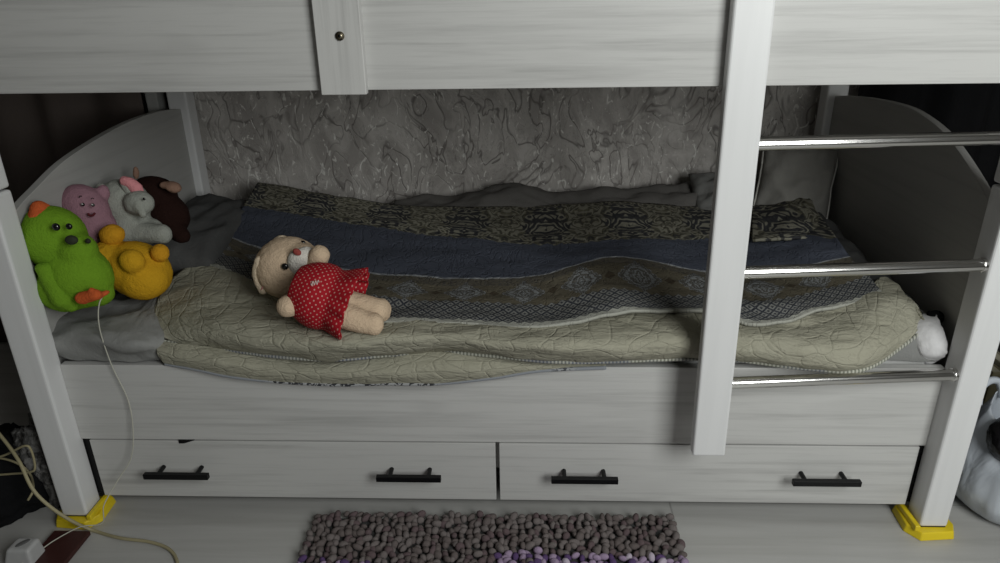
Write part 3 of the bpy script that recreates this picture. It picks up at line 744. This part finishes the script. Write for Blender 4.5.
while y > -.60:
    x = -.415
    while x < .412:
        xx, yy = x+random.uniform(-.005, .005), y+random.uniform(-.005, .005)
        band_ = yy < -.112+.008*math.sin(xx*13+1)+(.022 if xx > .0 else (-.012 if xx < -.25 else -.03))
        if band_ and random.random() < .9: mi = random.choice((3, 3, 4, 4, 3, 5 if xx > .1 else 2))
        else: mi = random.choice((0, 0, 1, 1, 2))
        pts.append((xx, yy, .013+random.uniform(-.002, .007), random.uniform(.0075, .0105), mi)); x += .0165
    y -= .0155
loops('loop_pile', MR, pts, 'stuff')

# ------------------------------------------------------------------ cables and things at the left
WIRE = plain('white_cable', (.48, .47, .40), .5); WIRE2 = plain('cream_cable', (.34, .30, .18), .5)
tag(tube('charging_cable', [at(106, 292, y=.058), at(99, 305, y=.035), at(100, 330, y=.03), at(112, 366, y=.035), at(128, 400, y=.035), at(133, 430, y=.03), at(131, 458, y=.025), at(118, 480, y=.01), at(104, 505, y=-.02), (-.905, -.03, .03), at(80, 527, z=.028), at(55, 540, z=.018), at(38, 552, z=.015), at(22, 563, z=.02)], .0013, WIRE, seg=8),
    'thin white cable dropping from the toys over the board and drawer to the floor', 'cable')
tag(tube('extension_cord', [at(-30, 395, y=.06), at(-8, 425, y=.03), at(8, 445, y=.0), at(20, 463, y=-.03), at(32, 488, y=-.055), at(48, 505, y=-.06), at(70, 520, y=-.05), at(92, 530, z=.006), at(120, 538, z=.005), at(150, 542, z=.005), at(170, 550, z=.005), at(178, 566, z=.005), at(178, 600, z=.005)], .0038, WIRE2, seg=10),
    'thick cream cord running down at left and curling across the floor past the yellow pad', 'cable')
tag(tube('looped_cable', [at(-20, 462, y=.02), at(5, 455, y=.01), at(24, 446, y=.0), at(31, 450, y=.0), at(35, 467, y=.0), at(30, 472, y=.0), at(10, 474, y=.01), at(-20, 476, y=.02)], .0026, WIRE2, seg=8),
    'cream cable bent into a narrow square loop at the left edge', 'cable')
tag(tube('coiled_cable', [at(-25, 455, y=.04), at(5, 459, y=.03), at(22, 466, y=.025), at(31, 476, y=.02), at(33, 490, y=-.05), at(28, 500, y=-.06)], .0026, WIRE2, seg=8),
    'cream cable curving down behind the square loop at the left edge', 'cable')
ch = thing('power_adapter', at(28, 556, z=0), 'white plastic power adapter standing on the floor in the bottom left corner', 'adapter')
p = at(27, 560, z=.0); WPL = plain('white_plastic', (.42, .42, .42), .4)
bm = bmesh.new(); bx(bm, p.x-.035, p.x+.035, p.y-.03, p.y+.022, 0, .05, None)
for v in bm.verts:
    if v.co.z > .03: v.co.x = p.x+(v.co.x-p.x)*.72+.006; v.co.y = p.y+(v.co.y-p.y)*.8
fin('adapter_body', bm, WPL, ch, bevel=.007)
bm = bmesh.new(); ell(bm, (p.x+.006, p.y-.002, .0505), (.015, .007, .0015), (0, 0, .9)); fin('socket_slot', bm, plain('grey_slot', (.12, .12, .12), .6), ch)
bm = bmesh.new(); bx(bm, -1.02, -.935, -.30, -.035, .0005, .012); o = fin('floor_tile', bm, plain('dark_red_wood', (.045, .012, .010), .5), bevel=.002)
o.name = 'wooden_board'; tag(o, 'dark red-brown flat board on the floor in front of the left yellow pad', 'board')
# black bag of cloth at the left edge
def heap(nm, c, r, mat, label, cat, seed=0, amp=.03, n=4):
    bm = bmesh.new(); bmesh.ops.create_icosphere(bm, subdivisions=5, radius=1)
    for v in bm.verts:
        d = v.co.copy(); q = d*1.6+Vector((seed, seed*.7, 0))
        k = 1+amp/r[0]*(mn.noise(q)+.6*abs(mn.noise(q*2.3))+.35*mn.noise(q*5))
        v.co = Vector((c[0]+d.x*r[0]*k, c[1]+d.y*r[1]*k, max(.001, c[2]+d.z*r[2]*k)))
    o = fin(nm, bm, mat); tag(o, label, cat); return o
heap('clothes_bag', (-1.245, .09, .06), (.16, .13, .12), BLKC, 'black cloth bundle slumped on the floor left of the bed post', 'bundle', 3, .04)
def crinkle():
    M = Mat('grey_patterned_cloth', .6, .3); g = M.tc.outputs['Object']
    n = M.noise(g, 26, 3, .6, 2.); M.color(M.mix(M.ramp(n, .45, .6), (.07, .068, .066), (.20, .195, .19))); M.bump(n, .8, .01); return M.m
heap('patterned_cloth', (-1.09, .10, .11), (.06, .05, .12), crinkle(), 'grey crumpled patterned cloth standing behind the left bed post near the floor', 'cloth', 9, .03)
# curtain beyond the head end
bm = bmesh.new(); n = 140; A = []
for i in range(n+1):
    t = i/n; x = -2.1+1.0*t; yy = .90+.022*math.sin(t*24+1.5*math.sin(t*9))+.012*math.sin(t*17)
    A.append((bm.verts.new((x, yy, .01)), bm.verts.new((x+.004*math.sin(t*30), yy, 1.9))))
for i in range(n): bm.faces.new((A[i][0], A[i+1][0], A[i+1][1], A[i][1]))
cu = fin('curtain', bm, CURT); mo = cu.modifiers.new('t', 'SOLIDIFY'); mo.thickness = .003
tag(cu, 'dark brownish hanging curtain with soft folds in the dark behind the left end panel', 'curtain')
p = at(155, 100, y=.9)
bm = bmesh.new(); bx(bm, p.x-.018, p.x+.018, .88, .93, .0, 1.9); o = fin('upright_strip', bm, plain('grey_strip_paint', (.34, .34, .33), .6), bevel=.002); tag(o, 'narrow pale upright strip beside the curtain behind the left end panel', 'post')
bm = bmesh.new(); bx(bm, p.x+.0185, p.x+.075, .93, .967, .0, 1.9); o = fin('post_gap_shade', bm, BLKC, bevel=.002); tag(o, 'black narrow upright strip standing in for the dark gap between the pale strip and the rear left post', 'panel')  # shade of the gap built as a black strip

# ------------------------------------------------------------------ right side
bag = thing('plastic_bag', (1.2, .12, 0), 'white translucent plastic carrier bag stuffed full, on the floor right of the bed', 'bag')
def bagmat():
    M = Mat('thin_white_plastic', .28, .5); g = M.tc.outputs['Object']
    M.color((.62, .66, .72)); M.b.inputs['Alpha'].default_value = .82
    n = M.noise(M.mapping(g, (1, 1, .45)), 11, 3, .5, 1.0); M.bump(n, .5, .012); return M.m
BAGM = bagmat()
bm = bmesh.new(); cx, cy = 1.235, .11; NR, NA = 26, 72; rg = []
for i in range(NR+1):
    t = i/NR; z = .004+.27*t
    R_ = (.150-.05*t**2)*(.72+.28*min(1, t*5)**.5) if t < .78 else (.150-.05*t**2)
    ring = []
    for k in range(NA):
        th = 2*PI*k/NA; q = Vector((math.cos(th)*1.7, math.sin(th)*1.7, t*1.4))
        r = R_*(1+.10*mn.noise(q)+.05*mn.noise(q*2.7)+.05*t*math.sin(13*th+3*mn.noise(q)))
        zz = z+(.035*math.sin(th*2+.6)+.02*math.sin(5*th))*max(0, t-.6)/.4-.075*math.cos(th-3.9)*max(0, t-.45)/.55
        x_ = cx+r*math.cos(th)
        ring.append(bm.verts.new((max(x_, 1.032+.0*z), cy+r*math.sin(th)*.95, max(.002, zz))))
    rg.append(ring)
for i in range(NR):
    for k in range(NA): bm.faces.new((rg[i][k], rg[i][(k+1) % NA], rg[i+1][(k+1) % NA], rg[i+1][k]))
bm.faces.new(rg[0][::-1])
o = fin('bag_skin', bm, BAGM, bag); mo = o.modifiers.new('t', 'SOLIDIFY'); mo.thickness = .0012
def hl(pts, r): return tube('bag_handle', pts, r, BAGM, bag, 8, 8)
hl([(1.12, .15, .25), (1.13, .17, .28), (1.16, .19, .29), (1.19, .2, .28), (1.21, .20, .24)], .009)
hl([(1.25, .0, .24), (1.28, -.005, .285), (1.32, .0, .29), (1.34, .03, .24)], .009)
heap('black_bundle', (1.165, .06, .215), (.06, .055, .065), plain('glossy_black', (.012, .011, .012), .25, .5), 'glossy black object poking out of the white plastic bag', 'bundle', 21, .004)
heap('white_bundle', (1.235, .07, .10), (.10, .09, .09), plain('pale_blue_cloth', (.40, .44, .50), .7), 'pale bundle showing through the side of the white plastic bag', 'bundle', 31, .012)
# dark shelf with books, seen past the right post
DKW = plain('black_brown_wood', (.012, .011, .011), .5)
sh_ = thing('dark_shelf', (1.35, .5, 0), 'black open shelf unit in the dark beyond the right end of the bed', 'shelf')
for nm, d in (('side_panel', (1.07, 1.09, .30, .62, 0, .62)), ('side_panel', (1.72, 1.74, .30, .62, 0, .62)), ('shelf_board', (1.09, 1.72, .30, .62, .09, .11)), ('top_board', (1.07, 1.74, .30, .62, .62, .64)), ('back_panel', (1.09, 1.72, .61, .62, 0, .62))):
    box(nm, *d, DKW, sh_, .002)
PG = plain('cream_pages', (.50, .47, .36), .8)
for i, (lb, col) in enumerate((('cream book at the left end of the dark shelf row', (.40, .37, .26)), ('tan book second in the dark shelf row', (.33, .29, .18)), ('pale book third in the dark shelf row', (.42, .40, .32)), ('yellowish book at the right end of the dark shelf row', (.40, .35, .18)))):
    x0 = 1.225+i*.034; h = .115+.012*(i % 3)
    b = thing('book', (x0+.015, .40, .11), lb, 'book', 'books on the dark shelf')
    cv = plain('book_cover', col, .6)
    bm = bmesh.new(); bx(bm, x0, x0+.003, .32, .45, .111, .111+h); bx(bm, x0+.027, x0+.03, .32, .45, .111, .111+h); bx(bm, x0+.003, x0+.027, .32, .323, .111, .111+h); fin('cover', bm, cv, b, bevel=.0008)
    bm = bmesh.new(); bx(bm, x0+.0035, x0+.0265, .3235, .445, .114, .108+h); fin('pages', bm, PG, b, bevel=.0005)
# dark hanging clothes beyond the foot end
bm = bmesh.new(); n = 110; A = []; hh = 14
for i in range(n+1):
    t = i/n; x = 1.06+1.05*t
    A.append([bm.verts.new((x, .885+.03*math.sin(t*31+2*math.sin(t*7))+.01*math.sin(t*70), .45+1.5*j/hh)) for j in range(hh+1)])
for i in range(n):
    for j in range(hh): bm.faces.new((A[i][j], A[i+1][j], A[i+1][j+1], A[i][j+1]))
o = fin('dark_drape', bm, BLKC); mo = o.modifiers.new('t', 'SOLIDIFY'); mo.thickness = .004
tag(o, 'black drape hanging in deep shadow beyond the right end panel', 'drape')

# ------------------------------------------------------------------ light: daylight from opposite the bed, high on the right
def area(nm, loc, tgt, size, e, col=(1, 1, 1)):
    l = bpy.data.lights.new(nm, 'AREA'); l.shape = 'RECTANGLE'; l.size = size[0]; l.size_y = size[1]; l.energy = e; l.color = col
    o = bpy.data.objects.new(nm, l); C.objects.link(o); o.location = loc
    o.rotation_euler = (Vector(tgt)-Vector(loc)).to_track_quat('-Z', 'Y').to_euler(); return o
area('window_light', (1.2, -1.75, 1.5), (.25, .3, .65), (.9, 1.25), 38, (.97, 1, .98))
w = bpy.data.worlds.new('world'); S.world = w; w.use_nodes = True
w.node_tree.nodes['Background'].inputs[0].default_value = (.8, .85, 1, 1); w.node_tree.nodes['Background'].inputs[1].default_value = .13
S.view_settings.view_transform = 'Standard'; S.view_settings.look = 'None'; S.view_settings.gamma = 1; S.view_settings.exposure = 0
S.view_settings.use_curve_mapping = False
